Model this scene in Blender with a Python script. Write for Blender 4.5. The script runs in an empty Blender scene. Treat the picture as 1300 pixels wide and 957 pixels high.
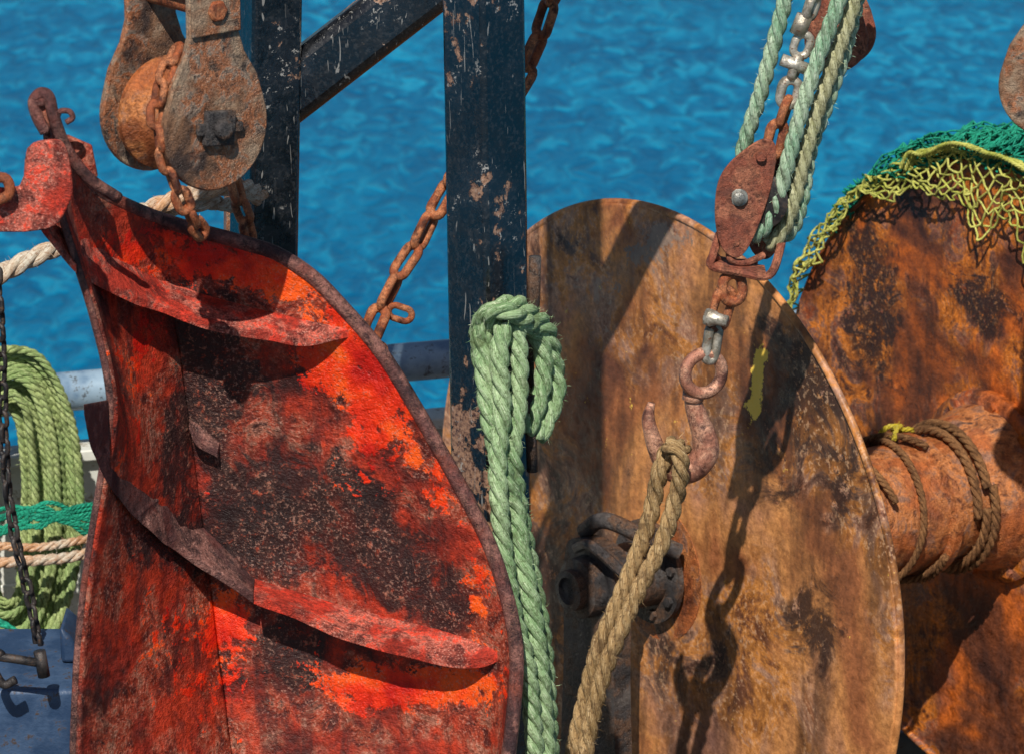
import bpy, math, random
import numpy as np
from mathutils import Vector, Matrix, noise as mnoise
random.seed(7); np.random.seed(7)
sc=bpy.context.scene
# ------------------------------------------------------------------ camera & survey mapping
PITCH=math.radians(17); CY=-8.0; CZ=8*math.tan(PITCH)
DIST=8/math.cos(PITCH); TH=1.0/DIST; K=TH/650
cp,sp=math.cos(PITCH),math.sin(PITCH)
def P(px,py,y):
    a=(px-650)*K; b=(478.5-py)*K
    dy=cp+b*sp; dz=-sp+b*cp
    t=(y-CY)/dy
    return np.array([a*t,y,CZ+dz*t])
def proj(c):
    v=np.asarray(c)-np.array([0,CY,CZ])
    f=v[...,1]*cp-v[...,2]*sp; u=v[...,1]*sp+v[...,2]*cp
    return 650+v[...,0]/f/K, 478.5-u/f/K
def PP(l,y=None):
    return np.array([P(q[0],q[1],q[2] if len(q)>2 else y) for q in l])
cam=bpy.data.cameras.new("camera"); co=bpy.data.objects.new("camera",cam); sc.collection.objects.link(co)
co.location=(0,CY,CZ); co.rotation_euler=(math.pi/2-PITCH,0,0)
cam.sensor_width=36; cam.lens=18/TH; cam.clip_end=6000; cam.clip_start=.1
cam.dof.use_dof=True; cam.dof.focus_distance=8.1; cam.dof.aperture_fstop=10
sc.camera=co
# ------------------------------------------------------------------ light
w=bpy.data.worlds.new("World"); sc.world=w; w.use_nodes=True
nt=w.node_tree; bg=nt.nodes['Background']; sky=nt.nodes.new('ShaderNodeTexSky'); sky.sky_type='NISHITA'
sky.sun_disc=False; sky.sun_elevation=math.radians(48); sky.sun_rotation=math.radians(186)
nt.links.new(sky.outputs[0],bg.inputs[0]); bg.inputs[1].default_value=.05
sd=bpy.data.lights.new("sun",'SUN'); sd.energy=5.0; sd.angle=math.radians(.5); sd.color=(1,.94,.84)
so=bpy.data.objects.new("sun",sd); sc.collection.objects.link(so)
so.rotation_euler=Vector((.085,.65,-.72)).to_track_quat('-Z','Y').to_euler()
sc.view_settings.view_transform='Standard'; sc.view_settings.look='None'; sc.view_settings.exposure=0
# ------------------------------------------------------------------ geometry helpers
def nrm(v): 
    v=np.asarray(v,float); return v/ (np.linalg.norm(v)+1e-12)
def catmull(pts,n=10,closed=False):
    p=np.asarray(pts,float)
    if len(p)<3 and not closed: 
        return np.array([p[0]+(p[-1]-p[0])*t for t in np.linspace(0,1,n+1)])
    if closed: q=np.vstack([p[-1],p,p[0],p[1]])
    else: q=np.vstack([2*p[0]-p[1],p,2*p[-1]-p[-2]])
    out=[]
    for i in range(1,len(q)-2):
        for t in np.arange(n)/n:
            out.append(.5*((2*q[i])+(-q[i-1]+q[i+1])*t+(2*q[i-1]-5*q[i]+4*q[i+1]-q[i+2])*t*t+(-q[i-1]+3*q[i]-3*q[i+1]+q[i+2])*t**3))
    if not closed: out.append(q[-2])
    return np.array(out)
def resample(p,ds):
    d=np.r_[0,np.cumsum(np.linalg.norm(np.diff(p[:,:3],axis=0),axis=1))]
    n=max(2,int(round(d[-1]/ds))+1); s=np.linspace(0,d[-1],n)
    return np.stack([np.interp(s,d,p[:,k]) for k in range(p.shape[1])],1),s
def frames(p,closed=False):
    n=len(p)
    if closed: T=np.roll(p,-1,0)-np.roll(p,1,0)
    else:
        T=np.gradient(p,axis=0)
    T=T/(np.linalg.norm(T,axis=1)[:,None]+1e-12)
    ref=np.array([0,0,1.]) if abs(T[0][2])<.8 else np.array([0,1.,0])
    N=np.zeros_like(p); N[0]=nrm(np.cross(T[0],ref))
    for i in range(1,n):
        v=N[i-1]-T[i]*np.dot(N[i-1],T[i]); N[i]=nrm(v)
    B=np.cross(T,N); return T,N,B
class MB:
    def __init__(s): s.v=[];s.f=[];s.a=[]
    def add(s,v,f,a=None):
        o=len(s.v); s.v.extend([tuple(x) for x in v]); s.f.extend([tuple(i+o for i in q) for q in f])
        s.a.extend([tuple(x) for x in a] if a is not None else [(0,0,0)]*len(v))
def tube(mb,p,r,seg=10,closed=False,cap=True,flat=1.0):
    p=np.asarray(p,float); n=len(p); r=np.broadcast_to(np.asarray(r,float),(n,))
    T,N,B=frames(p,closed)
    d=np.r_[0,np.cumsum(np.linalg.norm(np.diff(p,axis=0),axis=1))]
    an=np.arange(seg)*2*math.pi/seg; c,s=np.cos(an),np.sin(an)
    v=p[:,None,:]+r[:,None,None]*(c[None,:,None]*N[:,None,:]+flat*s[None,:,None]*B[:,None,:])
    rr=random.random()*10
    a=np.stack([np.broadcast_to(d[:,None],(n,seg))+rr,r[:,None]*c[None,:]+rr,r[:,None]*s[None,:]+0*d[:,None]],2)
    f=[]
    m=n if closed else n-1
    for i in range(m):
        i2=(i+1)%n
        for j in range(seg):
            j2=(j+1)%seg; f.append((i*seg+j,i*seg+j2,i2*seg+j2,i2*seg+j))
    if cap and not closed:
        f.append(tuple(range(seg))[::-1]); f.append(tuple((n-1)*seg+j for j in range(seg)))
    mb.add(v.reshape(-1,3),f,a.reshape(-1,3))
def rope(mb,pts,R,pitch=None,n=3,fuzz=.5,world=True,sub=10):
    pitch=pitch or R*6.5
    p,s=resample(catmull(pts,sub),pitch/12)
    T,N,B=frames(p); ph=random.random()*6
    for k in range(n):
        an=2*math.pi*k/n-2*math.pi*s/pitch+ph
        q=p+.52*R*(np.cos(an)[:,None]*N+np.sin(an)[:,None]*B)
        tube(mb,q,R*.53,8)
    L=s[-1]; m=int(L*1000*fuzz)
    for _ in range(m):
        i=random.randrange(len(p)-1); a=random.random()*6.28
        o=math.cos(a)*N[i]+math.sin(a)*B[i]; base=p[i]+o*R*.93
        d=nrm(o*random.uniform(.1,.8)+T[i]*random.uniform(-1,1)+np.random.randn(3)*.3)
        l=random.uniform(.004,.014); wv=nrm(np.cross(d,o+np.array([.01,.02,.03])))*.00035
        mid=base+d*l*.55; tip=base+d*l+np.random.randn(3)*.002
        mb.add([base-wv,base+wv,mid+wv,mid-wv,tip],[(0,1,2,3),(3,2,4)],[(base[0],base[1],base[2])]*5)
def link(mb,O,T,Nn,L,W,r,seg=8):
    T=nrm(T);Nn=nrm(Nn-T*np.dot(Nn,T)); h=L/2-W/2; pts=[]; rr=W/2-r
    for a in np.linspace(-90,90,9): pts.append(O+T*(h+rr*math.cos(math.radians(a)))+Nn*rr*math.sin(math.radians(a)))
    for a in np.linspace(90,270,9): pts.append(O+T*(-h+rr*math.cos(math.radians(a)))+Nn*rr*math.sin(math.radians(a)))
    pts=np.array(pts); tube(mb,pts,r*np.random.uniform(.9,1.1),seg,closed=True)
def chain(mb,pts,L,W,r,twist=.6):
    step=L-2.4*r
    p,s=resample(catmull(pts,10),step); T,N,B=frames(p)
    for i in range(len(p)):
        a=twist+(math.pi/2 if i%2 else 0)+random.uniform(-.25,.25)
        link(mb,p[i]+np.random.randn(3)*r*.15,T[i]+np.random.randn(3)*.06,math.cos(a)*N[i]+math.sin(a)*B[i],L,W,r)
def prism(mb,O,U,V,N,outline,th):
    O,U,V,N=[np.asarray(x,float) for x in (O,U,V,N)]
    f=[O+U*a+V*b for a,b in outline]; b=[q+N*th for q in f]; n=len(f)
    mb.add(f+b,[tuple(range(n)),tuple(range(2*n-1,n-1,-1))]+[(i,i+n,(i+1)%n+n,(i+1)%n) for i in range(n)])
def plate(mb,out,y,th,yf=None):
    f=[P(q[0],q[1],(yf(*q[:2]) if yf else y)) for q in out]; b=[q+np.array([0,th,0]) for q in f]; n=len(f)
    mb.add(f+b,[tuple(range(n)),tuple(range(2*n-1,n-1,-1))]+[(i,i+n,(i+1)%n+n,(i+1)%n) for i in range(n)])
def smooth_out(o,n=5): return [tuple(x) for x in catmull(np.array(o,float),n,closed=True)]
def revolve(mb,O,A,prof,seg=48,cap=True):
    A=nrm(A); X=nrm(np.cross(A,[0,0,1] if abs(A[2])<.9 else [1,0,0])); Y=np.cross(A,X); v=[];a=[]
    for s,r in prof:
        for j in range(seg):
            t=2*math.pi*j/seg; v.append(O+A*s+r*(math.cos(t)*X+math.sin(t)*Y)); a.append((s,t,0))
    f=[]
    for i in range(len(prof)-1):
        for j in range(seg): j2=(j+1)%seg; f.append((i*seg+j,i*seg+j2,(i+1)*seg+j2,(i+1)*seg+j))
    if cap: f.append(tuple(range(seg))[::-1]); f.append(tuple((len(prof)-1)*seg+j for j in range(seg)))
    mb.add(v,f,a)
def beam(mb,p0,p1,s1,s2,yaw):
    p0,p1=np.asarray(p0),np.asarray(p1); T=nrm(p1-p0)
    ref=np.array([math.cos(yaw),math.sin(yaw),0]); U=nrm(ref-T*np.dot(ref,T)); V=np.cross(T,U)
    v=[]
    n=24
    for i in range(n+1):
        c=p0+(p1-p0)*i/n
        for a,b in ((-1,-1),(1,-1),(1,1),(-1,1)): v.append(c+U*a*s1/2+V*b*s2/2)
    f=[(3,2,1,0),(n*4,n*4+1,n*4+2,n*4+3)]
    for i in range(n):
        for j in range(4): f.append((i*4+j,i*4+(j+1)%4,(i+1)*4+(j+1)%4,(i+1)*4+j))
    mb.add(v,f)
def grp(name,loc):
    e=bpy.data.objects.new(name,None); e.location=tuple(float(x) for x in loc); e.empty_display_size=.1; sc.collection.objects.link(e); return e
def make(name,mb,mat,parent=None,smooth=True,bevel=0,attrs=None):
    me=bpy.data.meshes.new(name); me.from_pydata([tuple(map(float,v)) for v in mb.v],[],mb.f); me.update()
    at=me.attributes.new("tuv",'FLOAT_VECTOR','POINT'); at.data.foreach_set('vector',np.array(mb.a,dtype=np.float32).ravel())
    if attrs:
        for k,val in attrs.items():
            t=me.attributes.new(k,'FLOAT','POINT'); t.data.foreach_set('value',np.asarray(val,dtype=np.float32))
    if smooth:
        me.polygons.foreach_set('use_smooth',[True]*len(me.polygons))
        if bevel or smooth=='angle':
            me.set_sharp_from_angle(angle=math.radians(40))
    me.materials.append(mat)
    o=bpy.data.objects.new(name,me); sc.collection.objects.link(o)
    if bevel:
        m=o.modifiers.new("bevel",'BEVEL'); m.width=bevel; m.segments=2; m.limit_method='ANGLE'; m.angle_limit=math.radians(40)
    if parent: o.parent=parent; o.location=-Vector(parent.location)
    return o
def blobs(mb,L):
    v=np.array(mb.v); x,y=proj(v); o=np.zeros(len(v))
    for cx,cy,rx,ry,val in L: 
        d=((x-cx)/rx)**2+((y-cy)/ry)**2; o+=val*np.exp(-d)
    return o
# ------------------------------------------------------------------ material helpers
def S(r,g,b):
    f=lambda c:(c/255/12.92 if c/255<=.04045 else ((c/255+.055)/1.055)**2.4)
    return (f(r),f(g),f(b),1)
class M:
    def __init__(s,name,coord='obj'):
        s.m=bpy.data.materials.new(name); s.m.use_nodes=True; s.t=s.m.node_tree; s.b=s.t.nodes['Principled BSDF']
        s.tc=s.t.nodes.new('ShaderNodeTexCoord').outputs['Object']
        if coord=='tuv': s.tc=s.attr('tuv','Vector')
    def attr(s,n,out='Fac'):
        a=s.t.nodes.new('ShaderNodeAttribute'); a.attribute_name=n; return a.outputs[out]
    def L(s,a,b):
        if hasattr(a,'is_output'): s.t.links.new(a,b)
        else: b.default_value=a
    def map(s,sc=(1,1,1),rot=(0,0,0),src=None):
        n=s.t.nodes.new('ShaderNodeMapping'); s.L(src or s.tc,n.inputs[0]); n.inputs['Scale'].default_value=sc; n.inputs['Rotation'].default_value=rot; return n.outputs[0]
    def noise(s,scale,detail=4,rough=.6,dist=0,vec=None):
        n=s.t.nodes.new('ShaderNodeTexNoise'); s.L(vec or s.tc,n.inputs['Vector']); n.inputs['Scale'].default_value=scale
        n.inputs['Detail'].default_value=detail; n.inputs['Roughness'].default_value=rough; n.inputs['Distortion'].default_value=dist; return n.outputs[0]
    def ramp(s,f,st):
        n=s.t.nodes.new('ShaderNodeValToRGB'); e=n.color_ramp.elements
        while len(e)<len(st): e.new(.5)
        for i,(p,c) in enumerate(st): e[i].position=p; e[i].color=c if not isinstance(c,(int,float)) else (c,c,c,1)
        s.L(f,n.inputs[0]); return n.outputs[0]
    def mix(s,f,a,b,mode='MIX'):
        n=s.t.nodes.new('ShaderNodeMix'); n.data_type='RGBA'; n.blend_type=mode; s.L(f,n.inputs[0]); s.L(a,n.inputs[6]); s.L(b,n.inputs[7]); return n.outputs[2]
    def math(s,op,a,b=0,clamp=False):
        n=s.t.nodes.new('ShaderNodeMath'); n.operation=op; n.use_clamp=clamp; s.L(a,n.inputs[0]); s.L(b,n.inputs[1]); return n.outputs[0]
    def step(s,f,a,b):
        n=s.t.nodes.new('ShaderNodeMapRange'); n.interpolation_type='SMOOTHSTEP'; s.L(f,n.inputs[0]); n.inputs[1].default_value=a; n.inputs[2].default_value=b; return n.outputs[0]
    def bump(s,h,st,dist,prev=None):
        n=s.t.nodes.new('ShaderNodeBump'); n.inputs['Strength'].default_value=st; n.inputs['Distance'].default_value=dist; s.L(h,n.inputs['Height'])
        if prev: s.L(prev,n.inputs['Normal'])
        return n.outputs[0]
    def out(s,col,rough,nor=None,metal=0,spec=.5):
        s.L(col,s.b.inputs['Base Color']); s.L(rough,s.b.inputs['Roughness']); s.L(metal,s.b.inputs['Metallic']); s.b.inputs['Specular IOR Level'].default_value=spec
        if nor: s.L(nor,s.b.inputs['Normal'])
        return s.m
def tight(st,k=.66): return [(.5+(p-.5)*k,c) for p,c in st]
def rust(name,base,second,dark,scale=3,paint=None,paint_bias=-1,speck=S(170,125,95),speck_amt=.5,streak=.5,bump=1,rmin=.5,yellow=None,streak_sc=(7,7,1.0),grime=.3,mott=.8,fine=.55,metal=0,spec=.4):
    m=M(name)
    A=m.noise(scale,4,.65,.5); B=m.noise(scale*4.5,5,.74,.6); C=m.noise(scale*1.9,3,.62); F=m.noise(scale*45,2,.7); G=m.noise(scale*14,5,.8)
    c=m.ramp(A,tight(base)); c2=m.ramp(B,tight(second))
    c=m.mix(m.math('MULTIPLY',m.step(C,.44,.56),.85),c,c2)
    c=m.mix(mott,c,m.ramp(G,[(.33,(.34,.24,.2,1)),(.5,(.98,.93,.9,1)),(.66,(1.5,1.42,1.35,1))]),'MULTIPLY')
    c=m.mix(fine,c,m.ramp(F,[(.35,(.45,.38,.35,1)),(.5,1.0),(.65,1.45)]),'MULTIPLY')
    st=m.noise(scale,4,.65,vec=m.map(streak_sc))
    c=m.mix(m.math('MULTIPLY',m.step(st,.50,.64),streak),c,dark)
    dm=m.math('ADD',m.attr('dark'),m.math('ADD',m.math('MULTIPLY',m.math('SUBTRACT',B,.5),1.5),m.math('MULTIPLY',m.math('SUBTRACT',A,.5),grime*3)))
    dcol=m.mix(m.step(G,.54,.66),dark,c2)
    c=m.mix(m.math('MULTIPLY',m.step(dm,.22,.5),.92),c,dcol)
    pm=None
    if paint:
        nn=m.math('ADD',m.math('MULTIPLY',B,.6),m.math('MULTIPLY',G,.4))
        pv=m.math('ADD',m.math('ADD',m.attr('paint'),paint_bias),m.math('MULTIPLY',m.math('SUBTRACT',nn,.5),3.6))
        pm=m.step(pv,0,.14)
        pc=m.ramp(C,tight(paint,.6)); pc=m.mix(.4,pc,m.ramp(G,[(.38,.35),(.6,1.2)]),'MULTIPLY')
        c=m.mix(pm,c,pc)
    if yellow: 
        c=m.mix(m.step(m.math('ADD',m.attr('yellow'),m.math('MULTIPLY',m.math('SUBTRACT',G,.5),1.8)),.3,.4),c,yellow)
    sm=m.math('MULTIPLY',m.math('MULTIPLY',m.step(F,.55,.66),m.step(C,.44,.58)),speck_amt)
    c=m.mix(sm,c,speck)
    h=m.math('ADD',m.math('ADD',m.math('MULTIPLY',G,.7),m.math('MULTIPLY',F,.4)),m.math('MULTIPLY',B,.8))
    nb=m.bump(h,.9*bump,.007)
    r=m.ramp(G,[(.35,rmin),(.65,min(.95,rmin+.55))])
    if pm: r=m.mix(m.math('MULTIPLY',pm,.6),r,(.3,.3,.3,1))
    return m.out(c,r,nb,metal=metal,spec=spec)
# ------------------------------------------------------------------ materials
m_door=rust("red_lead_rust",[(.3,S(58,24,22)),(.46,S(140,40,24)),(.58,S(184,56,28)),(.75,S(80,32,28))],[(.35,S(58,30,28)),(.5,S(160,66,42)),(.6,S(164,112,92)),(.72,S(90,44,34))],S(34,23,24),4,
  paint=[(.3,S(190,24,10)),(.5,S(238,54,10)),(.7,S(252,94,22))],paint_bias=-.46,speck=S(200,150,132),speck_amt=.42,streak=.55,rmin=.3,grime=.42,mott=.7,fine=.45)
m_shelf=rust("red_shelf_rust",[(.3,S(130,36,24)),(.5,S(190,56,36)),(.7,S(140,46,34))],[(.35,S(80,36,32)),(.6,S(210,116,98))],S(52,28,26),6,
  paint=[(.3,S(214,52,34)),(.7,S(234,80,54))],paint_bias=-.12,speck=S(224,168,150),speck_amt=.5,streak=.2)
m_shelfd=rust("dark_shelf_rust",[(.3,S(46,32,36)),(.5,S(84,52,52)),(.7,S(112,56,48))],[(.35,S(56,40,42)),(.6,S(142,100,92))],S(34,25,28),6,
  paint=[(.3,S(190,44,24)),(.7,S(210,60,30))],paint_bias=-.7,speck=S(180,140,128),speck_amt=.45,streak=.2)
m_rim=rust("rim_rust",[(.3,S(56,36,40)),(.5,S(104,66,64)),(.7,S(130,68,54))],[(.35,S(64,40,42)),(.6,S(150,104,96))],S(40,28,30),8,speck_amt=.4,rmin=.25)
m_fl1=rust("drum_rust",[(.28,S(96,58,42)),(.42,S(158,98,60)),(.52,S(200,138,82)),(.62,S(176,124,94)),(.76,S(124,88,76))],[(.3,S(98,56,38)),(.45,S(206,136,64)),(.57,S(178,138,116)),(.72,S(132,78,50))],S(50,31,26),1.5,
  paint=[(.3,S(112,96,88)),(.7,S(172,142,122))],paint_bias=-.62,speck=S(222,180,142),speck_amt=.4,streak=.6,rmin=.26,bump=.5,yellow=S(255,214,90),streak_sc=(5,5,1.2),grime=.42,mott=.5,fine=.4)
m_fl2=rust("drum_rust_dark",[(.28,S(62,36,30)),(.42,S(114,62,36)),(.54,S(188,96,32)),(.66,S(132,74,50)),(.78,S(80,58,56))],[(.3,S(76,42,30)),(.46,S(216,126,38)),(.58,S(128,92,80)),(.72,S(160,78,34))],S(40,26,25),2.2,
  speck=S(196,140,92),speck_amt=.35,streak=.5,rmin=.26,bump=.7,grime=.6,mott=.65,fine=.45)
m_core=rust("core_rust",[(.3,S(96,50,30)),(.5,S(174,98,50)),(.7,S(138,82,54))],[(.3,S(80,44,30)),(.5,S(200,128,72)),(.65,S(136,104,88))],S(50,30,25),5,speck_amt=.4,streak=.3,rmin=.28,grime=.6,mott=.6,fine=.4)
m_rust=rust("chain_rust",[(.3,S(80,42,28)),(.5,S(160,88,52)),(.7,S(118,66,46))],[(.3,S(70,40,30)),(.6,S(196,126,84))],S(46,28,22),14,speck=S(214,164,124),speck_amt=.5,streak=.2,rmin=.28,bump=.6)
m_hook=rust("hook_rust",[(.3,S(96,62,54)),(.5,S(176,120,98)),(.7,S(146,102,90))],[(.3,S(92,62,56)),(.6,S(216,164,136))],S(46,32,30),12,speck=S(232,196,172),speck_amt=.45,streak=.1,rmin=.18,bump=.4,mott=.6,fine=.3,metal=.35,spec=.6)
m_block=rust("block_rust",[(.3,S(60,44,38)),(.45,S(134,98,72)),(.58,S(160,138,116)),(.72,S(92,78,70))],[(.3,S(62,40,32)),(.5,S(172,102,58)),(.62,S(146,132,120)),(.74,S(72,56,48))],S(36,29,28),7,speck=S(206,176,148),speck_amt=.35,streak=.1,rmin=.2,streak_sc=(2,2,1.4),grime=.7,mott=.6,fine=.4,metal=.15,spec=.55)
m_cheek=rust("tackle_rust",[(.3,S(84,46,36)),(.5,S(150,84,64)),(.7,S(116,70,58))],[(.3,S(70,42,34)),(.6,S(188,120,92))],S(44,28,25),9,speck_amt=.4,streak=.15,rmin=.25,grime=.55,mott=.65,fine=.4)
def black():
    m=M("black_paint_worn"); G=m.noise(28,5,.74,.3); B=m.noise(7,3,.6); F=m.noise(120,2,.7)
    c=m.mix(m.step(B,.45,.65),S(12,14,18),S(27,30,36))
    c=m.mix(m.math('MULTIPLY',m.step(F,.5,.66),.25),c,S(72,72,74))
    chips=m.step(m.math('ADD',m.math('ADD',m.math('MULTIPLY',G,.5),m.math('MULTIPLY',B,.5)),m.math('MULTIPLY',m.attr('chip'),.15)),.60,.625)
    c=m.mix(chips,c,m.ramp(F,[(.35,S(74,46,34)),(.6,S(160,124,100))]))
    sc1=m.step(m.noise(11,2,.5,2.6,vec=m.map((6,6,.6),(.15,.12,0))),.69,.705)
    g=m.step(m.noise(45,4,.85),.61,.64)
    wm=m.math('MAXIMUM',m.math('MULTIPLY',sc1,.7),m.math('MULTIPLY',g,m.step(B,.48,.56)))
    c=m.mix(m.math('MULTIPLY',wm,.75),c,S(170,168,164))
    nb=m.bump(m.math('ADD',G,m.math('MULTIPLY',chips,-.6)),.4,.004)
    return m.out(c,m.ramp(G,[(.3,.12),(.7,.4)]),nb,spec=.9)
m_black=black()
def ropemat(name,c1,c2,c3,dirt,fib=1.0):
    m=M(name,'tuv'); 
    f=m.noise(1,3,.6,vec=m.map((60,900,900))); o=m.t.nodes.new('ShaderNodeTexCoord').outputs['Object']
    big=m.noise(9,3,.6,vec=o); fine=m.noise(150,2,.7,vec=o); st=m.noise(22,3,.7,vec=o)
    c=m.mix(m.step(big,.38,.62),c1,c2); c=m.mix(m.step(f,.5,.7),c,c3)
    c=m.mix(m.math('MULTIPLY',m.step(f,.5,.3),.7),c,dirt)
    c=m.mix(m.math('MULTIPLY',m.step(fine,.52,.64),.6),c,dirt)
    c=m.mix(m.math('MULTIPLY',m.step(st,.52,.68),.6),c,dirt)
    nb=m.bump(f,1.0*fib,.0025); return m.out(c,.85,nb,spec=.2)
m_green=ropemat("green_rope",S(128,164,114),S(162,190,142),S(216,228,194),S(78,90,56))
m_teal=ropemat("teal_rope",S(132,174,142),S(174,198,168),S(222,230,210),S(84,98,76))
m_sage=ropemat("sage_rope",S(164,168,124),S(184,182,142),S(218,216,184),S(94,92,66))
m_hank=ropemat("hank_rope",S(140,166,104),S(170,186,122),S(206,214,158),S(78,90,50))
m_tan=ropemat("tan_rope",S(144,116,76),S(176,144,100),S(218,192,150),S(80,58,40))
m_brown=ropemat("brown_cord",S(104,70,44),S(132,92,58),S(164,124,84),S(56,38,28))
m_white=ropemat("white_rope",S(204,196,178),S(208,160,118),S(236,230,220),S(150,104,72))
m_netg=ropemat("teal_twine",S(16,128,104),S(34,156,124),S(70,186,156),S(10,66,58),.5)
m_nety=ropemat("lime_twine",S(168,174,72),S(200,198,104),S(222,216,140),S(100,108,50),.5)
def simple(name,c1,c2,sc_,rough,metal=0,b=.3,dirt=None):
    m=M(name); A=m.noise(sc_,4,.65); c=m.mix(m.step(A,.4,.6),c1,c2)
    D=m.noise(sc_*4,4,.75)
    if dirt: c=m.mix(m.step(D,.56,.66),c,dirt)
    return m.out(c,m.ramp(D,[(.3,max(.05,rough-.12)),(.7,min(1,rough+.15))]),m.bump(D,b,.004),metal)
m_galv=simple("galvanised_steel",S(140,132,118),S(204,198,186),30,.38,.5,.5,S(116,78,54))
m_pipe=simple("painted_rail",S(108,134,160),S(146,170,190),8,.35,.1,.15,S(88,98,108))
m_panel=simple("white_bulwark_paint",S(196,198,190),S(222,222,214),5,.6,0,.2,S(150,140,120))
m_blue=simple("blue_deck_paint",S(36,58,88),S(60,82,112),9,.5,0,.6,S(66,54,50))
m_dark=simple("dark_iron",S(36,34,36),S(66,60,58),25,.5,.3,.5,S(90,66,50))
m_hub=rust("greasy_iron",[(.3,S(34,34,38)),(.5,S(66,64,66)),(.7,S(96,92,90))],[(.3,S(40,34,32)),(.6,S(104,76,56))],S(24,20,20),9,speck=S(140,132,126),speck_amt=.4,rmin=.2,streak=.3)
m_deck=simple("deck_paint",S(58,56,52),S(84,78,68),4,.7,0,.5,S(70,44,30))
m_bolt=simple("worn_bolt",S(120,120,118),S(170,168,160),60,.35,.7,.4,S(80,56,40))
# ------------------------------------------------------------------ water
def water():
    m=M("sea_water"); vb=m.map((1,.5,1),(0,0,.12))
    a=m.noise(1.6,3,.55,.4,vec=vb); b=m.noise(9,4,.62,.8,vec=vb); d=m.noise(.2,2,.5)
    c=m.mix(m.step(a,.36,.64),(0.0,.125,.28,1),(0.0,.185,.37,1)); c=m.mix(m.math('MULTIPLY',m.step(b,.50,.64),.75),c,(.01,.31,.52,1)); c=m.mix(m.math('MULTIPLY',m.step(b,.50,.36),.6),c,(0,.065,.17,1))
    c=m.mix(m.math('MULTIPLY',m.step(d,.4,.6),.4),c,(0,.095,.22,1))
    nb=m.bump(b,1,.035)
    return m.out(c,.3,nb,spec=.05)
mb=MB(); mb.add([(-2500,-2500,-2.6),(2500,-2500,-2.6),(2500,2500,-2.6),(-2500,2500,-2.6)],[(0,1,2,3)])
make("water",mb,water(),smooth=False)
# ------------------------------------------------------------------ deck, bulwark, rail
DZ=-1.6
Rp=P(50,500,1.5); Rd=nrm([1,.3,0]); Rn=np.array([-Rd[1],Rd[0],0])
mb=MB(); a=Rp-Rd*3; b=Rp+Rd*5
mb.add([(a[0],a[1]+.02,DZ),(b[0],b[1]+.02,DZ),(b[0],-5,DZ),(a[0],-5,DZ)],[(3,2,1,0)]); make("deck",mb,m_deck,smooth=False)
mb=MB(); mb.add([(a[0],a[1]+.1,-2.9),(b[0],b[1]+.1,-2.9),(b[0],-5,-2.9),(a[0],-5,-2.9),(a[0],a[1]+.1,DZ-.02),(b[0],b[1]+.1,DZ-.02),(b[0],-5,DZ-.02),(a[0],-5,DZ-.02)],[(0,1,5,4),(1,2,6,5),(2,3,7,6),(3,0,4,7),(4,5,6,7)]); make("boat_hull",mb,m_blue,smooth=False)
rail=grp("guard_rail",Rp)
mb=MB(); n=120; pr=np.array([Rp+Rd*t for t in np.linspace(-3,5,n)]); tube(mb,pr,.046,24); make("top_rail",mb,m_pipe,rail)
mb=MB()
for t in (-2.2,-1.0,1.6,3,4.4): q=Rp+Rd*t; tube(mb,np.array([q-[0,0,.02],[q[0],q[1],DZ]]),.022,14)
make("stanchions",mb,m_pipe,rail)
bz=P(60,592,1.5)[2]
mb=MB(); o=Rp+Rn*.03; prism(mb,o-Rd*3,Rd,np.array([0,0,1]),Rn,[(0,DZ-o[2]),(8,DZ-o[2]),(8,bz-o[2]),(0,bz-o[2])],.03)
prism(mb,o-Rd*3-Rn*.03+[0,0,bz-o[2]],Rd,np.array([0,0,1]),Rn,[(0,.002),(8,.002),(8,.03),(0,.03)],.09)
prism(mb,o-Rd*3-Rn*.015+[0,0,bz-o[2]],Rd,np.array([0,0,1]),Rn,[(0,-.33),(8,-.33),(8,-.29),(0,-.29)],.014)
make("bulwark",mb,m_panel,bevel=.004)
# ------------------------------------------------------------------ trawl door
rimc=catmull(np.array([(50,122),(58,150),(76,192),(112,236),(165,264),(230,287),(300,305),(352,322),(398,352),(440,395),(480,442),(520,503),(560,572),(600,645),(628,706),(648,775),(656,835),(652,900),(644,970),(634,1060)],float),8)
rd=np.r_[0,np.cumsum(np.linalg.norm(np.diff(rimc,axis=0),axis=1))]; rd/=rd[-1]
def rimp(u): return np.array([np.interp(u,rd,rimc[:,0]),np.interp(u,rd,rimc[:,1])])
leftc=catmull(np.array([(50,122),(62,215),(100,335),(120,400),(136,465),(140,520),(127,600),(112,690),(101,780),(95,870),(88,1100)],float),8)
def leftp(py): return np.interp(py,leftc[:,1],leftc[:,0])
UF=.19
def gb(u): return np.interp(u,[0,UF,1],[0,.42,1])
def ydoor(u,v):
    if u<UF: return -1.0+.34*(u/UF)
    s=(u-UF)/(1-UF); return -.66-.20*s+.02*math.sin(s*3.14)
def ydoor2(u,v):
    return ydoor(u,v)+ .07*math.sin(v*2.6)
NU,NV=230,170
mb=MB(); G=np.zeros((NU,NV,3)); 
us=np.linspace(0,1,NU)
for i,u in enumerate(us):
    r=rimp(u); bx=85+550*gb(u); by=1130+10*u
    for j in range(NV):
        v=j/(NV-1); px=r[0]+(bx-r[0])*v; py=r[1]+(by-r[1])*v
        if u<UF:
            k=(1-u/UF); r0=rimp(0); pyl=r0[1]+(1100-r0[1])*v
            px+= k*(leftp(pyl)-(r0[0]+(85-r0[0])*v))
        y=ydoor2(u,v)
        q=P(px,py,y); nz=mnoise.noise(Vector(q)*5)*.008+mnoise.noise(Vector(q)*16)*.003
        G[i,j]=q+np.array([0,nz,0])
idx=lambda i,j:i*NV+j
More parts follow.
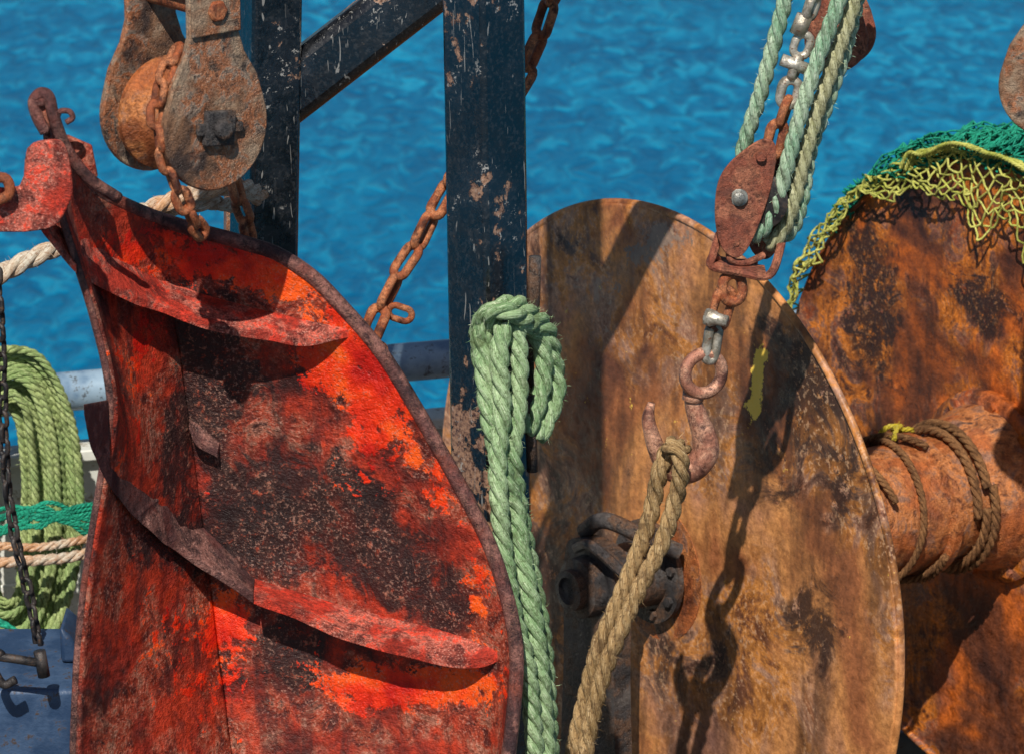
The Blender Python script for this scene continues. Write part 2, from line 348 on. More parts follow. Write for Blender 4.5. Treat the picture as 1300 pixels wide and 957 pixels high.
mb.add(G.reshape(-1,3),[(idx(i,j),idx(i,j+1),idx(i+1,j+1),idx(i+1,j)) for i in range(NU-1) for j in range(NV-1)])
door=grp("trawl_door",P(350,600,-.8))
paint=blobs(mb,[(440,430,75,60,.8),(490,520,60,70,.8),(380,345,90,30,.75),(560,620,45,70,.5),(170,450,40,90,.5),(285,790,40,60,.8),(560,865,120,36,.8),(180,310,120,50,.5),(400,470,60,35,.4),(610,740,30,80,.55),(150,600,24,90,.35),(180,790,50,70,.35),(310,330,80,30,.5),(460,870,60,40,.5),(270,620,30,30,.3),(430,610,60,30,.25),(250,880,70,60,.4)])-blobs(mb,[(520,700,70,50,.5),(350,570,80,90,.4)])*.9
dark=blobs(mb,[(265,500,35,120,.75),(325,670,70,75,.75),(500,700,80,50,.7),(360,352,60,20,.5),(370,600,60,60,.45),(220,690,90,40,.45),(370,830,60,60,.7),(130,530,30,60,.3),(570,770,60,40,.55),(330,480,60,40,.45),(480,620,40,40,.4),(270,410,50,30,.45),(215,560,25,120,.4),(240,360,20,60,.3)])  # grime patches, plus painted shade deepening the facet left of the fold
do=make("curved_plate",mb,m_door,door,attrs={'paint':paint,'dark':dark})
md=do.modifiers.new("th",'SOLIDIFY'); md.thickness=.012; md.offset=1
gx,gy=proj(G)
def dy(px,py):
    d=(gx-px)**2+(gy-py)**2; i=np.unravel_index(np.argmin(d),d.shape); return G[i][1]
mb=MB(); tube(mb,G[:,0]+np.array([0,-.004,0]),.0135,12); tube(mb,G[-1,:]+[0,-.002,0],.010,10); tube(mb,G[0,20:]+[0,.002,0],.007,8); make("rim_bar",mb,m_rim,door)
mb=MB(); tube(mb,PP(catmull([(58,168,-1.0),(48,150,-1.0),(43,130,-1.0),(52,119,-1.0),(62,124,-1.0),(68,148,-1.0),(84,188,-.99),(112,226,-.97),(150,252,-.93)],6)),.0105,12)
tube(mb,PP(catmull([(72,152),(76,142),(88,142),(92,150),(84,156)],6),-1.0),.005,8); make("rim_curl",mb,m_rim,door)
# weld bead down the fold
mb=MB(); i0=int(UF*(NU-1)); pts=G[i0,:]+np.array([0,-.003,0]); pts=pts+np.array([[0,mnoise.noise(Vector(q)*60)*.002,0] for q in pts]); tube(mb,pts,.0045,8); make("fold_weld",mb,m_rim,door)
def shelf(name,inner,outer,drop,mat,th=.013):
    n=70
    I=catmull(np.array(inner,float),8); O=catmull(np.array(outer,float),8)
    def rs(c):
        d=np.r_[0,np.cumsum(np.linalg.norm(np.diff(c,axis=0),axis=1))]; s=np.linspace(0,d[-1],n); return np.stack([np.interp(s,d,c[:,0]),np.interp(s,d,c[:,1])],1)
    I,O=rs(I),rs(O); mb=MB(); W=8; v=[]
    for i in range(n):
        yi=dy(*I[i]); s=i/(n-1); dd=drop(s)
        yo=min(yi-dd, dy(*O[i])-.03*min(1,(1-s)*8+.1))
        p=P(I[i][0],I[i][1],yi+.004); q=P(O[i][0],O[i][1],yo)
        q=q+[0,0,mnoise.noise(Vector(q)*14)*.006]
        for k in range(W+1): v.append(p+(q-p)*k/W)
    top=len(v); v2=[np.array(x)-[0,-.001,th] for x in v]; f=[]
    for i in range(n-1):
        for k in range(W):
            a,b,c,d=i*(W+1)+k,i*(W+1)+k+1,(i+1)*(W+1)+k+1,(i+1)*(W+1)+k
            f.append((a,b,c,d)); f.append((a+top,d+top,c+top,b+top))
        a=i*(W+1)+W; b=a+W+1; f.append((a,a+top,b+top,b))
    f.append(tuple(range(W+1))[::-1]+tuple(range(top,top+W+1))); e=(n-1)*(W+1); f.append(tuple(range(e,e+W+1))+tuple(range(e+top+W,e+top-1,-1)))
    mb.add(v+v2,f); make(name,mb,mat,door,smooth='angle',bevel=.0025)
shelf("upper_stiffener",[(66,190),(84,245),(118,292),(170,330),(235,360),(300,380),(365,394),(446,409)],[(28,232),(56,288),(103,338),(160,370),(220,394),(290,415),(350,425),(405,428),(452,414)],lambda s:.12*(1-s**4)+.004,m_shelf,.016)
shelf("lower_stiffener",[(138,506),(150,548),(182,592),(228,636),(275,678),(324,731)],[(106,512),(118,564),(150,620),(200,670),(252,708),(322,752)],lambda s:.20*(1-.62*s),m_shelfd,.02)
shelf("lower_stiffener_2",[(324,731),(400,753),(480,774),(560,792),(640,816)],[(322,752),(400,785),(480,814),(560,831),(612,834),(642,822)],lambda s:.10*(1-s**5)+.003,m_shelf,.02)
shelf("small_tab",[(240,528),(258,534),(280,556)],[(240,534),(250,556),(276,570)],lambda s:.04,m_shelfd)
mb=MB(); plate(mb,smooth_out([(34,190),(60,179),(82,186),(92,235),(86,262),(60,292),(-30,290),(-30,240),(24,238)],3),-1.12,.012)
make("towing_lug",mb,m_shelf,door,bevel=.003)
mb=MB(); plate(mb,[(84,172),(116,186),(124,226),(104,222),(78,200)],-.93,.012); make("top_tab",mb,m_door,door,bevel=.003)
mb=MB(); tube(mb,PP(catmull([(-10,225),(8,228),(12,246),(-4,256)],5),-1.14),.009,10); make("lug_shackle",mb,m_rust,door)
# ------------------------------------------------------------------ gantry
gan=grp("steel_gantry",P(613,400,-.5))
mb=MB(); beam(mb,P(600,-900,-.5),P(640,1700,-.5),.108,.108,math.radians(44)); 
make("front_post",mb,m_black,gan,bevel=.009,attrs={'chip':blobs(mb,[(590,540,40,110,1),(600,620,40,60,1),(590,80,40,60,.3)])})
mb=MB(); beam(mb,P(352,-900,-.1),P(318,1500,-.1),.10,.12,math.radians(24)); make("rear_post",mb,m_black,gan,bevel=.009)
mb=MB(); beam(mb,P(300,-900,.0),P(284,1500,.0),.02,.05,math.radians(10)); make("rear_post_strip",mb,m_block,gan,bevel=.003)
mb=MB(); beam(mb,P(340,138,-.09),P(820,-235,-.09),.075,.115,math.radians(90)); make("diagonal_brace",mb,m_black,gan,bevel=.022)
mb=MB(); tube(mb,PP([(679,326),(678,372),(676,420)],-.56),.0115,12); tube(mb,PP([(673,500),(674,550),(676,598)],-.57),.0105,10); tube(mb,PP([(676,420),(672,460),(673,500)],-.52),.009,10)
tube(mb,PP([(640,540),(673,545)],-.54),.01,10)
make("cleat",mb,m_hub,gan)
# ------------------------------------------------------------------ green rope hank on post
mb=MB(); r=.0188
rope(mb,PP([(614,470,-.62),(610,430,-.64),(626,398,-.65),(652,386,-.63),(670,398,-.6),(692,416,-.56),(702,455,-.53),(706,495,-.53),(694,534,-.55),(682,556,-.56)]),r)
rope(mb,PP([(612,420,-.64),(616,480,-.66),(624,540,-.68),(640,600,-.68),(655,650,-.68),(662,700,-.69),(675,770,-.70),(684,830,-.70),(690,900,-.7),(700,1040,-.7)]),r)
rope(mb,PP([(640,410,-.66),(634,450,-.68),(638,520,-.69),(632,580,-.7),(634,640,-.72),(640,700,-.72),(652,780,-.73),(670,850,-.73),(680,960,-.72),(684,1040,-.72)]),r*.95)
rope(mb,PP([(655,405,-.64),(660,460,-.65),(658,520,-.66),(652,570,-.67),(656,620,-.66),(668,690,-.65),(678,740,-.65),(688,800,-.66),(694,860,-.66),(704,1040,-.66)]),r*.9)
rope(mb,PP([(672,412,-.56),(688,440,-.56),(690,480,-.56),(680,520,-.57),(668,548,-.58)]),r*.95)
rope(mb,PP([(606,425,-.60),(616,400,-.66),(640,394,-.68),(664,406,-.64),(684,424,-.54),(694,436,-.42)]),r*.9)
make("green_rope_coil",mb,m_green)
# ------------------------------------------------------------------ rusty chain across
mb=MB(); chain(mb,PP([(720,-60,.1),(700,0,.1),(672,80,.1),(630,150,.05),(575,228,0),(535,300,-.02),(500,360,-.05),(474,412,-.08)]),.088,.048,.0092)
link(mb,P(508,398,-.06),np.array([.9,0,-.3]),np.array([.3,0,.9]),.06,.04,.007)
link(mb,P(480,452,-.08),np.array([.1,0,1]),np.array([1,.2,0]),.06,.038,.007)
make("rusty_chain",mb,m_rust)
# ------------------------------------------------------------------ upper-left snatch block
ph=math.radians(40); Ax=np.array([math.sin(ph),-math.cos(ph),0]); Ux=np.array([math.cos(ph),math.sin(ph),0]); Zx=np.array([0,0,1.])
Fc=P(275,162,-1.0); blk=grp("chain_pulley_block",Fc)
def cheek(r,neck,h):
    o=[]
    for a in np.linspace(160,380,26): o.append((r*math.cos(math.radians(a)),r*1.02*math.sin(math.radians(a))))
    o+= [(r*.82,r*.75),(neck+.012,r*1.15),(neck,r*1.5),(neck,h),(-neck,h),(-neck,r*1.5),(-neck-.012,r*1.15),(-r*.82,r*.75)]
    return o
mb=MB(); prism(mb,Fc,Ux,Zx,-Ax,cheek(.107,.05,.5),.014); make("front_cheek",mb,m_block,blk,bevel=.003)
mb=MB(); prism(mb,Fc+Ax*.001,Ux,Zx,Ax,[(-.05,.16),(.05,.16),(.05,.5),(-.05,.5)],.007); make("cheek_doubler",mb,m_block,blk,bevel=.003)
Bc=Fc-Ax*.178; mb=MB(); prism(mb,Bc,Ux,Zx,-Ax,cheek(.107,.05,.5),.014); make("rear_cheek",mb,m_block,blk,bevel=.003)
mb=MB(); revolve(mb,Fc-Ax*.16,Ax,[(0,.055),(.002,.086),(.012,.098),(.022,.098),(.03,.09),(.048,.068),(.075,.05),(.10,.06),(.11,.082),(.118,.086),(.124,.078),(.126,.03)],64); make("sheave",mb,m_core,blk,smooth='angle')
mb=MB(); s=.033; prism(mb,Fc+Ax*.014,Ux,Zx,-Ax,[(-s,-s*.8),(s*.8,-s),(s,s*.8),(-s*.8,s)],.014); revolve(mb,Fc+Ax*.012,Ax,[(0,.017),(.014,.017),(.018,.014)],20)
prism(mb,Fc+Ax*.01,Ux,Zx,-Ax,[(-.046,-.008),(.05,-.014),(.05,.004),(-.046,.014)],.008)
make("axle_nut",mb,m_hub,blk,bevel=.003)
mb=MB(); revolve(mb,Fc-Ax*.198+Zx*.20,Ax,[(0,.016),(.20,.016)],20); revolve(mb,Fc+Ax*.003+Zx*.20,Ax,[(0,.02),(.012,.02)],6)
prism(mb,Fc-Ax*.16+Zx*.235,Ux,Zx,Ax,[(-.04,0),(.04,0),(.04,.2),(-.04,.2)],.14)
make("head_strap",mb,m_rust,blk,bevel=.004)
mb=MB(); chain(mb,PP([(222,70,-1.0),(206,105,-1.04),(200,150,-1.05),(205,190,-1.05),(216,222,-1.05),(234,258,-1.04),(252,290,-1.0)]),.056,.037,.0075)
make("hoist_chain",mb,m_rust)
mb=MB(); chain(mb,PP([(292,215,-.62),(304,255,-.62),(316,300,-.62),(318,350,-.62)]),.060,.040,.008); make("hoist_chain",mb,m_rust)
# ------------------------------------------------------------------ white rope
mb=MB(); rope(mb,PP([(-40,372,-.45),(20,338,-.42),(70,315,-.4),(130,290,-.35),(200,262,-.32),(245,246,-.3),(300,236,-.28),(330,250,-.2)]),.018); 
rope(mb,PP([(210,268,-.3),(240,262,-.28),(270,258,-.26),(300,262,-.2)]),.014)
make("white_mooring_rope",mb,m_white)
# ------------------------------------------------------------------ left side
mb=MB()
for k in range(11):
    rx=22+k*7.0; ry=126+k*7.2; yy=1.30+random.uniform(-.03,.03); pts=[]
    for a in np.linspace(0,360,26)[:-1]:
        t=math.radians(a); c=math.cos(t); s=math.sin(t)
        pts.append((10+rx*np.sign(c)*abs(c)**.8+random.uniform(-1.5,1.5),640-(ry)*s+random.uniform(-2,2),yy-.03*abs(s)))
    pts.append(pts[0]); rope(mb,PP(pts),.0098,fuzz=.15)
make("hanging_rope_hank",mb,m_hank)
mb=MB()
for k in range(9): rope(mb,PP([(-30,652+k*5,1.2),(20,655+random.uniform(-14,16),1.17),(50,655+random.uniform(-16,18),1.15),(80,652+random.uniform(-18,16),1.16),(118,640+k*5,1.2),(150,650,1.25)]),.0055,fuzz=.4)
rope(mb,PP([(-30,780,1.1),(10,795,1.05),(40,825,1.05),(60,870,1.1)]),.009); rope(mb,PP([(-30,795,1.1),(0,812,1.05),(25,835,1.05),(30,880,1.1)]),.009)
make("teal_net_cord",mb,m_netg)
mb=MB(); rope(mb,PP([(-30,716,1.12),(30,712,1.12),(80,708,1.13),(125,700,1.2),(180,700,1.4)]),.013); rope(mb,PP([(-30,690,1.14),(50,694,1.14),(125,680,1.2)]),.010); make("white_lashing_rope",mb,m_white)
mb=MB(); chain(mb,PP([(-4,350,-.7),(0,420,-.7),(3,500,-.7),(5,560,-.7),(12,640,-.7),(26,710,-.7),(40,770,-.7),(50,830,-.7)]),.038,.025,.0047); make("dark_chain",mb,m_dark)
mb=MB(); zt=P(80,830,-.75)[2]; x0=P(-400,812,-.7)[0]; x1=P(112,812,-.7)[0]
prism(mb,np.array([x0,-.93,0]),[1,0,0],[0,0,1],[0,1,0],[(0,DZ),(x1-x0,DZ),(x1-x0,zt),(0,zt)],.32)
prism(mb,np.array([x1-.04,-.80,0]),[1,0,0],[0,0,1],[0,1,0],[(-.0,zt+.001),(.04,zt+.001),(.02,zt+.05),(.0,zt+.07)],.12)
make("blue_deck_locker",mb,m_blue,bevel=.008)
mb=MB(); zb=G[:,-1,2].min(); prism(mb,np.array([x1+.01,-.9,0]),[1,0,0],[0,0,1],[0,1,0],[(0,DZ),(.95,DZ),(.95,zb-.01),(0,zb-.01)],.34); make("door_cradle",mb,m_dark,bevel=.008)
mb=MB(); tube(mb,PP([(-10,832,-1.0),(20,836,-1.0),(56,842,-1.0)]),.008,12); tube(mb,PP(catmull([(2,826),(-8,845),(4,868),(20,862)],6),-1.0),.008,12); tube(mb,PP([(50,826,-1.0),(56,858,-1.0)]),.011,12)
make("deck_shackle",mb,m_dark)
# ------------------------------------------------------------------ winch drum
th=math.radians(54); AX=np.array([math.sin(th),math.cos(th),0]); U=np.array([math.cos(th),-math.sin(th),0]); V=np.array([0,0,1.])
C1=P(832,722,.75); Ld=.977; C2=C1+AX*Ld; R1=.80; R2=.745
win=grp("net_drum_winch",C1+AX*.45)
def disc(C,R,seed):
    mb=MB(); NR,NS=110,300; v=[];f=[]
    for i in range(NR+1):
        r=R*(i/NR)
        for j in range(NS):
            t=2*math.pi*j/NS; q=C+r*(math.cos(t)*U+math.sin(t)*V)
            nz=mnoise.noise(Vector(q)*3.2+Vector((seed,0,0)))*.010+mnoise.noise(Vector(q)*11)*.002
            v.append(q-AX*nz)
    for i in range(NR):
        for j in range(NS): j2=(j+1)%NS; f.append((i*NS+j,(i+1)*NS+j,(i+1)*NS+j2,i*NS+j2))
    mb.add(v,f); return mb
mb=disc(C1,R1,0)
dark=blobs(mb,[(990,540,50,100,.6),(1070,620,30,120,.5),(700,740,70,130,.55),(960,800,60,70,.35),(1040,470,30,50,.45),(740,310,70,40,.35),(620,600,60,200,.3),(1000,430,60,40,.3),(1040,790,40,60,.45),(840,830,40,50,.25),(720,560,40,90,.25)])  # stains, plus the tackle block's cast shadow painted into the dark mask
paint=blobs(mb,[(800,350,70,90,.5),(860,300,70,40,.35),(720,430,50,120,.3),(760,560,40,60,.2),(900,620,60,60,.2),(890,720,50,60,.15)])
yel=blobs(mb,[(962,480,8,34,.8),(958,520,6,16,.6),(973,450,5,12,.5),(950,515,10,5,.6)])
o=make("front_flange",mb,m_fl1,win,attrs={'dark':dark,'paint':paint,'yellow':yel}); md=o.modifiers.new("th",'SOLIDIFY'); md.thickness=.014; md.offset=-1
mb=disc(C2,R2,5); dark=blobs(mb,[(1105,400,45,140,.7),(1260,370,90,60,.5),(1060,470,20,60,.3),(1180,500,40,60,.2),(1200,800,60,60,-.3)])  # tall left patch is a cast shadow painted into the rust colour
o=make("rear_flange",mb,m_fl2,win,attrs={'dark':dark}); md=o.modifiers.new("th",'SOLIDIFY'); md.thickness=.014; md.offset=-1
for C,R,mm in ((C1,R1,m_fl1),(C2,R2,m_fl2)):
    mb=MB(); pts=np.array([C+AX*.006+(R+.001)*(math.cos(t)*U+math.sin(t)*V) for t in np.linspace(0,2*math.pi,221)[:-1]]); tube(mb,pts,.0085,10,closed=True)
    make("flange_rim",mb,mm,win)
mb=MB(); prof=[(.0,.158)]
for s in np.linspace(.03,.72,30): prof.append((s,.152-.006*s+.002*math.sin(s*40)))
prof+=[(.725,.165),(.745,.165),(.75,.145),(.80,.143),(.84,.146),(.86,.17),(.90,.18),(.93,.19),(.97,.20)]
revolve(mb,C1,AX,prof,72); make("drum_core",mb,m_core,win,smooth='angle')
mb=MB(); revolve(mb,C2-AX*.03,AX,[(0,.21),(.012,.225),(.03,.225)],60)
for k in range(10):
    t=k*.628+.2; q=C2-AX*.02+.20*(math.cos(t)*U+math.sin(t)*V); revolve(mb,q-AX*.02,AX,[(0,.016),(.02,.016)],6)
make("hub_ring",mb,m_fl2,win,smooth='angle')
mb=MB()
def cpt(s,t,r): return C1+AX*s+r*(math.cos(t)*U+math.sin(t)*V)
tube(mb,catmull([cpt(.60,2.6,.165),cpt(.63,2.4,.19),cpt(.66,2.3,.17),cpt(.69,2.2,.165),cpt(.72,2.25,.185)],6),.009,8)
tube(mb,catmull([cpt(.66,2.9,.165),cpt(.70,2.7,.18),cpt(.66,2.75,.165)],6),.009,8)
make("wire_clip",mb,m_rust,win)
mb=MB(); revolve(mb,C1-AX*.012,-AX,[(0,.115),(.012,.115),(.014,.075),(.10,.07),(.105,.085),(.14,.085),(.145,.07),(.20,.065),(.205,.045),(.225,.045),(.227,.03),(.22,.028)],56)
for k in range(8):
    t=k*.785+.3; q=C1-AX*.02+.095*(math.cos(t)*U+math.sin(t)*V); revolve(mb,q,-AX,[(0,.012),(.014,.012)],6)
prism(mb,C1-AX*.18,U,V,AX,smooth_out([(-.10,-.87),(.10,-.87),(.09,-.2),(.09,.02),(.06,.09),(-.06,.09),(-.09,.02),(-.09,-.2)],4),.045)
tube(mb,catmull([C1-AX*.19+U*-.03+V*.08,C1-AX*.21+U*.05+V*.11,C1-AX*.18+U*.13+V*.06],6),.012,8)
tube(mb,catmull([C1-AX*.15+U*-.06+V*.10,C1-AX*.14+U*.0+V*.14,C1-AX*.1+U*.08+V*.12,C1-AX*.03+U*.12+V*.08],6),.018,10)
make("shaft_bearing",mb,m_hub,win,smooth='angle')
mb=MB(); prism(mb,C2+AX*.12,U,V,AX,[(-.2,DZ-C2[2]),(.2,DZ-C2[2]),(.1,.1),(-.1,.1)],.05); make("rear_support",mb,m_hub,win,bevel=.005)
mb=MB()
def wrap(s0,s1,t0,t1,r=.0085,extra=.0,n=60):
    pts=[]
    for k in range(n):
        a=k/(n-1); s=s0+(s1-s0)*a+.006*math.sin(a*9+s0*30); rr=np.interp(s,[0,.72,.80,.86,.97],[.158,.150,.146,.172,.2])+r*.9+extra; pts.append(cpt(s,t0+(t1-t0)*a,rr))
    rope(mb,np.array(pts),r,fuzz=.08,sub=2)
wrap(.28,.56,0,5.5); wrap(.56,.34,.5,6.2,extra=.012); wrap(.36,.50,3.0,9.2); wrap(.50,.72,1.2,5.8,extra=.004);wrap(.72,.50,1.2,5.8,extra=.01); wrap(.56,.70,4.2,8.8); wrap(.80,.81,0,6.4,.011); wrap(.825,.83,.4,6.7,.011); wrap(.79,.70,2,5.8,extra=.01)
make("winding_cord",mb,m_brown)
mb=MB(); rope(mb,np.array([cpt(.68,1.6,.165),cpt(.71,1.75,.18),cpt(.745,1.9,.18),cpt(.75,2.1,.175),cpt(.79,2.0,.165),cpt(.80,2.5,.16)]),.006,fuzz=.3); rope(mb,np.array([cpt(.75,1.95,.18),cpt(.73,2.05,.185),cpt(.70,2.1,.17)]),.006,fuzz=.3); make("yellow_twine",mb,ropemat("yellow_twine_fibre",S(190,170,40),S(205,190,70),S(220,210,120),S(130,110,30)))
# ------------------------------------------------------------------ nets
def net(mb,surf,ni,nj,r):
    K_={}
    for j in range(nj+1):
        for i in range(ni+1):
            K_[i,j]=surf((i+.5*(j%2))/ni,j/nj)+np.random.randn(3)*r*1.8
    for j in range(nj):
        for i in range(ni+1):
            for di in ((0,-1) if j%2==0 else (0,1)):
                if (i+di,j+1) in K_:
                    a,b=K_[i,j],K_[i+di,j+1]; m=(a+b)/2+np.random.randn(3)*r*1.4-[0,0,r]
                    tube(mb,np.array([a,m,b]),r,5,cap=False)
mb=MB()
def rimpos(t,dr,ds): return C2+AX*ds+(R2+dr)*(math.cos(t)*U+math.sin(t)*V)
def s1(a,b):
    t=math.radians(162-a*112); drop=np.interp(a,[0,.15,.3,.45,.7,1],[.02,.05,.03,.07,.16,.18])*(1+.45*mnoise.noise(Vector((a*12,3,3))))
    bb=b*1.5-.5
    c=mnoise.noise(Vector((a*9,b*3,1)))*.03
    if bb<0: return rimpos(t,.022+abs(c)*.8,-bb*.22)
    return rimpos(t,.022-bb*drop+.04*mnoise.noise(Vector((a*14,0,4)))*bb,-.028-abs(c)*.9-.01*bb)
net(mb,s1,38,12,.0027)
for k in range(4): 
    pts=[rimpos(math.radians(112-x*70),.03+.03*mnoise.noise(Vector((x*6,k*3,1.)))+k*.006-.04*(x<.04),-.02-.012*k) for x in np.linspace(0,1,26)]; rope(mb,np.array(pts),.005,fuzz=.3)
make("lime_fishing_net",mb,m_nety)
mb=MB()
for ly in range(6):
    def s2(a,b,ly=ly):
        t=math.radians(132-a*90+ly*1.5); c=mnoise.noise(Vector((a*7+ly*3,b*4,ly*2.)))
        h=np.interp(a,[0,.2,.6,1],[.005,.035,.05,.055])*(.3+ly*.14)
        return rimpos(t,.010+h+c*.05,.30*b-.03+.03*c)
    net(mb,s2,44,12,.0024)
for k in range(12):
    pts=[rimpos(math.radians(126-x*84),.01+.04*x+.05*mnoise.noise(Vector((x*11,k,2.))),-.02+.022*k+.03*mnoise.noise(Vector((x*9,k,7.)))) for x in np.linspace(0,1,44)]; rope(mb,np.array(pts),.0065,fuzz=.6)
make("teal_fishing_net",mb,m_netg)
mb=MB(); v=[];f=[]; NA,NB=90,14
for i in range(NA):
    for j in range(NB):
        t=math.radians(150-i/(NA-1)*120); b=j/(NB-1); q=rimpos(t,-.03+.04*math.sin(b*3.14),.02+.4*b); v.append(q+ (q-C2)*mnoise.noise(Vector(q)*18)*.06)
for i in range(NA-1):
    for j in range(NB-1): f.append((i*NB+j,i*NB+j+1,(i+1)*NB+j+1,(i+1)*NB+j))
mb.add(v,f,v); make("wound_net_pack",mb,m_netg,win)
# ------------------------------------------------------------------ tackle at right
tk=grp("tackle_block",P(960,260,-.02))
def yt(px,py): return -.07+(px-940)*.0004
fo=smooth_out([(966,178),(984,184),(984,214),(976,250),(962,290),(948,318),(934,328),(918,318),(909,290),(908,255),(914,226),(932,202)],4)
mb=MB(); plate(mb,fo,0,.008,yf=yt); make("front_cheek",mb,m_cheek,tk,bevel=.002)
mb=MB(); plate(mb,[(q[0]+37,q[1]+2) for q in fo],0,.008,yf=lambda a,b:.015); make("rear_cheek",mb,m_cheek,tk,bevel=.002)
Sc=P(962,256,-.045); sa=nrm([.25,1,0]); mb=MB(); revolve(mb,Sc,sa,[(0,.03),(.001,.05),(.006,.058),(.018,.045),(.034,.045),(.046,.058),(.05,.05),(.051,.02)],40); make("sheave",mb,m_dark,tk,smooth='angle')
mb=MB(); revolve(mb,P(938,250,-.066),[0,-1,0],[(0,.017),(.008,.017),(.009,.012),(.016,.012),(.018,.009)],20); make("pin_bolt",mb,m_bolt,tk,smooth='angle')
mb=MB(); revolve(mb,P(934,308,-.068),[0,-1,0],[(0,.008),(.006,.007)],12); revolve(mb,P(966,198,-.06),[0,-1,0],[(0,.011),(.01,.01)],12)
tube(mb,PP([(905,322,-.06),(912,330,-.03),(930,334,.0),(960,334,.02)]),.008,8)
tube(mb,PP(catmull([(914,296,-.055),(906,322,-.062),(904,338,-.062),(940,346,-.062),(976,350,-.055),(990,318,-.02),(994,290,.01)],5)),.0085,8)
plate(mb,[(908,334),(930,338),(972,344),(974,353),(940,350),(904,344)],-.066,.04)
tube(mb,PP(catmull([(926,318,-.065),(928,330,-.065),(946,334,-.05),(970,324,-.03)],5)),.007,8)
make("bottom_becket",mb,m_cheek,tk,bevel=.0015)
rr=.0158
mb=MB(); rope(mb,PP([(944,230,.04),(944,190,.02),(965,120,0),(984,50,-.01),(1002,-20,-.02),(1020,-90,-.02)]),rr); make("tackle_fall_rope",mb,m_teal)
mb=MB(); rope(mb,PP([(958,300,-.02),(968,292,-.035),(985,262,-.04),(998,215,-.045),(1018,140,-.05),(1040,70,-.05),(1064,5,-.05),(1085,-70,-.05)]),rr); make("tackle_fall_rope",mb,m_teal)
mb=MB(); rope(mb,PP([(975,312,.0),(992,296,-.01),(1006,262,-.02),(1020,205,-.02),(1038,140,-.02),(1062,70,-.02),(1082,10,-.02),(1100,-60,-.02)]),rr); make("tackle_fall_rope",mb,m_sage)
mb=MB(); rope(mb,PP([(988,306,.02),(1008,290,.01),(1020,250,.0),(1030,190,.01),(1052,130,.01),(1075,60,.01),(1092,-10,.01),(1105,-60,.01)]),rr*.85); make("tackle_fall_rope",mb,m_teal)
mb=MB(); 
link(mb,P(984,178,-.03),np.array([.2,0,1]),np.array([1,.4,0]),.085,.048,.0095); link(mb,P(996,142,-.03),np.array([.3,0,1]),np.array([.4,1,0]),.07,.042,.009)
make("rusty_shackle",mb,m_rust)
mb=MB()
link(mb,P(1002,118,-.03),np.array([.2,0,1]),np.array([1,.2,0]),.07,.052,.0095); link(mb,P(1010,86,-.03),np.array([.3,0,1]),np.array([.4,1,0]),.06,.042,.009)
tube(mb,PP([(992,76,-.04),(1024,88,-.04)]),.012,10); link(mb,P(1018,58,-.03),np.array([.3,0,1]),np.array([1,.2,0]),.062,.048,.009); tube(mb,PP([(1012,44,-.03),(1022,20,-.03)]),.016,12)
link(mb,P(1030,10,-.03),np.array([.3,0,1]),np.array([.6,.8,0]),.06,.042,.009);link(mb,P(1042,-24,-.03),np.array([.3,0,1]),np.array([1,.2,0]),.06,.04,.009)
make("galvanised_shackle_string",mb,m_galv)
hk=grp("cargo_hook",P(880,520,-.03))
mb=MB(); link(mb,P(930,366,-.05),np.array([-.12,.0,1]),np.array([1,.3,0]),.075,.058,.0095); link(mb,P(916,392,-.05),np.array([.25,0,1]),np.array([.9,.4,0]),.10,.054,.0095); make("rusty_link",mb,m_rust,hk)
mb=MB()
revolve(mb,P(896,402,-.06),[.9,-.4,-.1],[(0,.016),(.012,.018),(.024,.012),(.045,.011)],16)
link(mb,P(904,436,-.05),np.array([.14,0,1]),np.array([1,.3,0]),.088,.038,.0095)
make("galvanised_shackle",mb,m_galv,hk)
mb=MB(); e=P(893,474,-.05); pts=np.array([e+.038*(math.cos(t)*np.array([.95,.3,0])+math.sin(t)*1.05*np.array([0,0,1])) for t in np.linspace(0,6.283,29)[:-1]]); tube(mb,pts,.0125,10,closed=True)
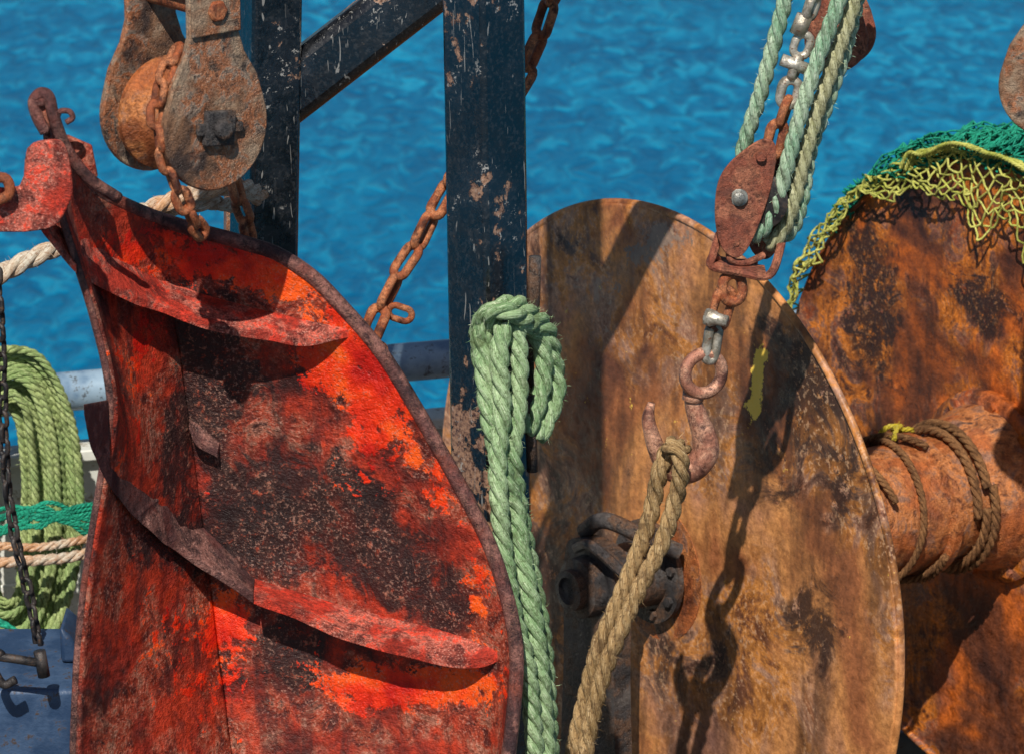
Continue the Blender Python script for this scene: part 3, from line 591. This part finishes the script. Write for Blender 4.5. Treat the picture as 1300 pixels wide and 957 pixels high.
hp=catmull([(884,492,-.04,.013),(880,508,-.04,.017),(886,530,-.04,.020),(894,553,-.04,.024),(895,575,-.04,.027),(881,594,-.04,.026),(861,599,-.04,.024),(845,589,-.04,.021),(834,570,-.04,.018),(827,550,-.04,.015),(823,530,-.04,.0125),(827,511,-.04,.007)],8)
tube(mb,PP(hp[:,:3]),hp[:,3],16,flat=.85); revolve(mb,P(880,502,-.04),[.1,0,1],[(-.012,.015),(-.008,.021),(.008,.021),(.012,.015)],20)
make("hook",mb,m_hook,hk)
mb=MB()
rope(mb,PP([(846,564,-.078),(862,574,-.094),(864,605,-.085),(856,640,-.07),(840,690,-.07),(815,740,-.07),(790,795,-.07),(768,850,-.07),(752,910,-.07),(735,1000,-.07)]),.0175)
rope(mb,PP([(868,572,.0),(852,564,-.04),(840,590,-.065),(832,625,-.055),(824,660,-.055),(808,705,-.05),(782,770,-.05),(762,815,-.05),(752,850,-.05),(735,920,-.05),(715,1010,-.05)]),.0175)
make("tan_hook_rope",mb,m_tan)
# ------------------------------------------------------------------ partly seen blocks at right
for nm,(cx,cy,yy,rr_) in {"a":(1336,108,.2,.105),"b":(1062,52,.12,.062)}.items():
    C=P(cx,cy,yy); g=grp("hanging_pulley_block",C)
    mb=MB(); prism(mb,C,[1,0,0],[0,0,1],[0,1,0],cheek(rr_,rr_*.45,.35),.01); prism(mb,C+[.02,.06,0],[1,0,0],[0,0,1],[0,1,0],cheek(rr_,rr_*.45,.35),.01); make("cheeks",mb,m_block if nm=="a" else m_cheek,g,bevel=.003)
    mb=MB(); revolve(mb,C+[.01,.012,0],[0,1,0],[(0,rr_*.8),(.008,rr_*.85),(.022,rr_*.7),(.036,rr_*.85),(.044,rr_*.8)],40); make("sheave",mb,m_dark,g,smooth='angle')
    mb=MB(); revolve(mb,C+[0,0,0],[0,-1,0],[(0,.02),(.012,.02)],6); make("axle_nut",mb,m_bolt,g,smooth='angle')
print("verts",sum(len(o.data.vertices) for o in bpy.data.objects if o.type=='MESH'))
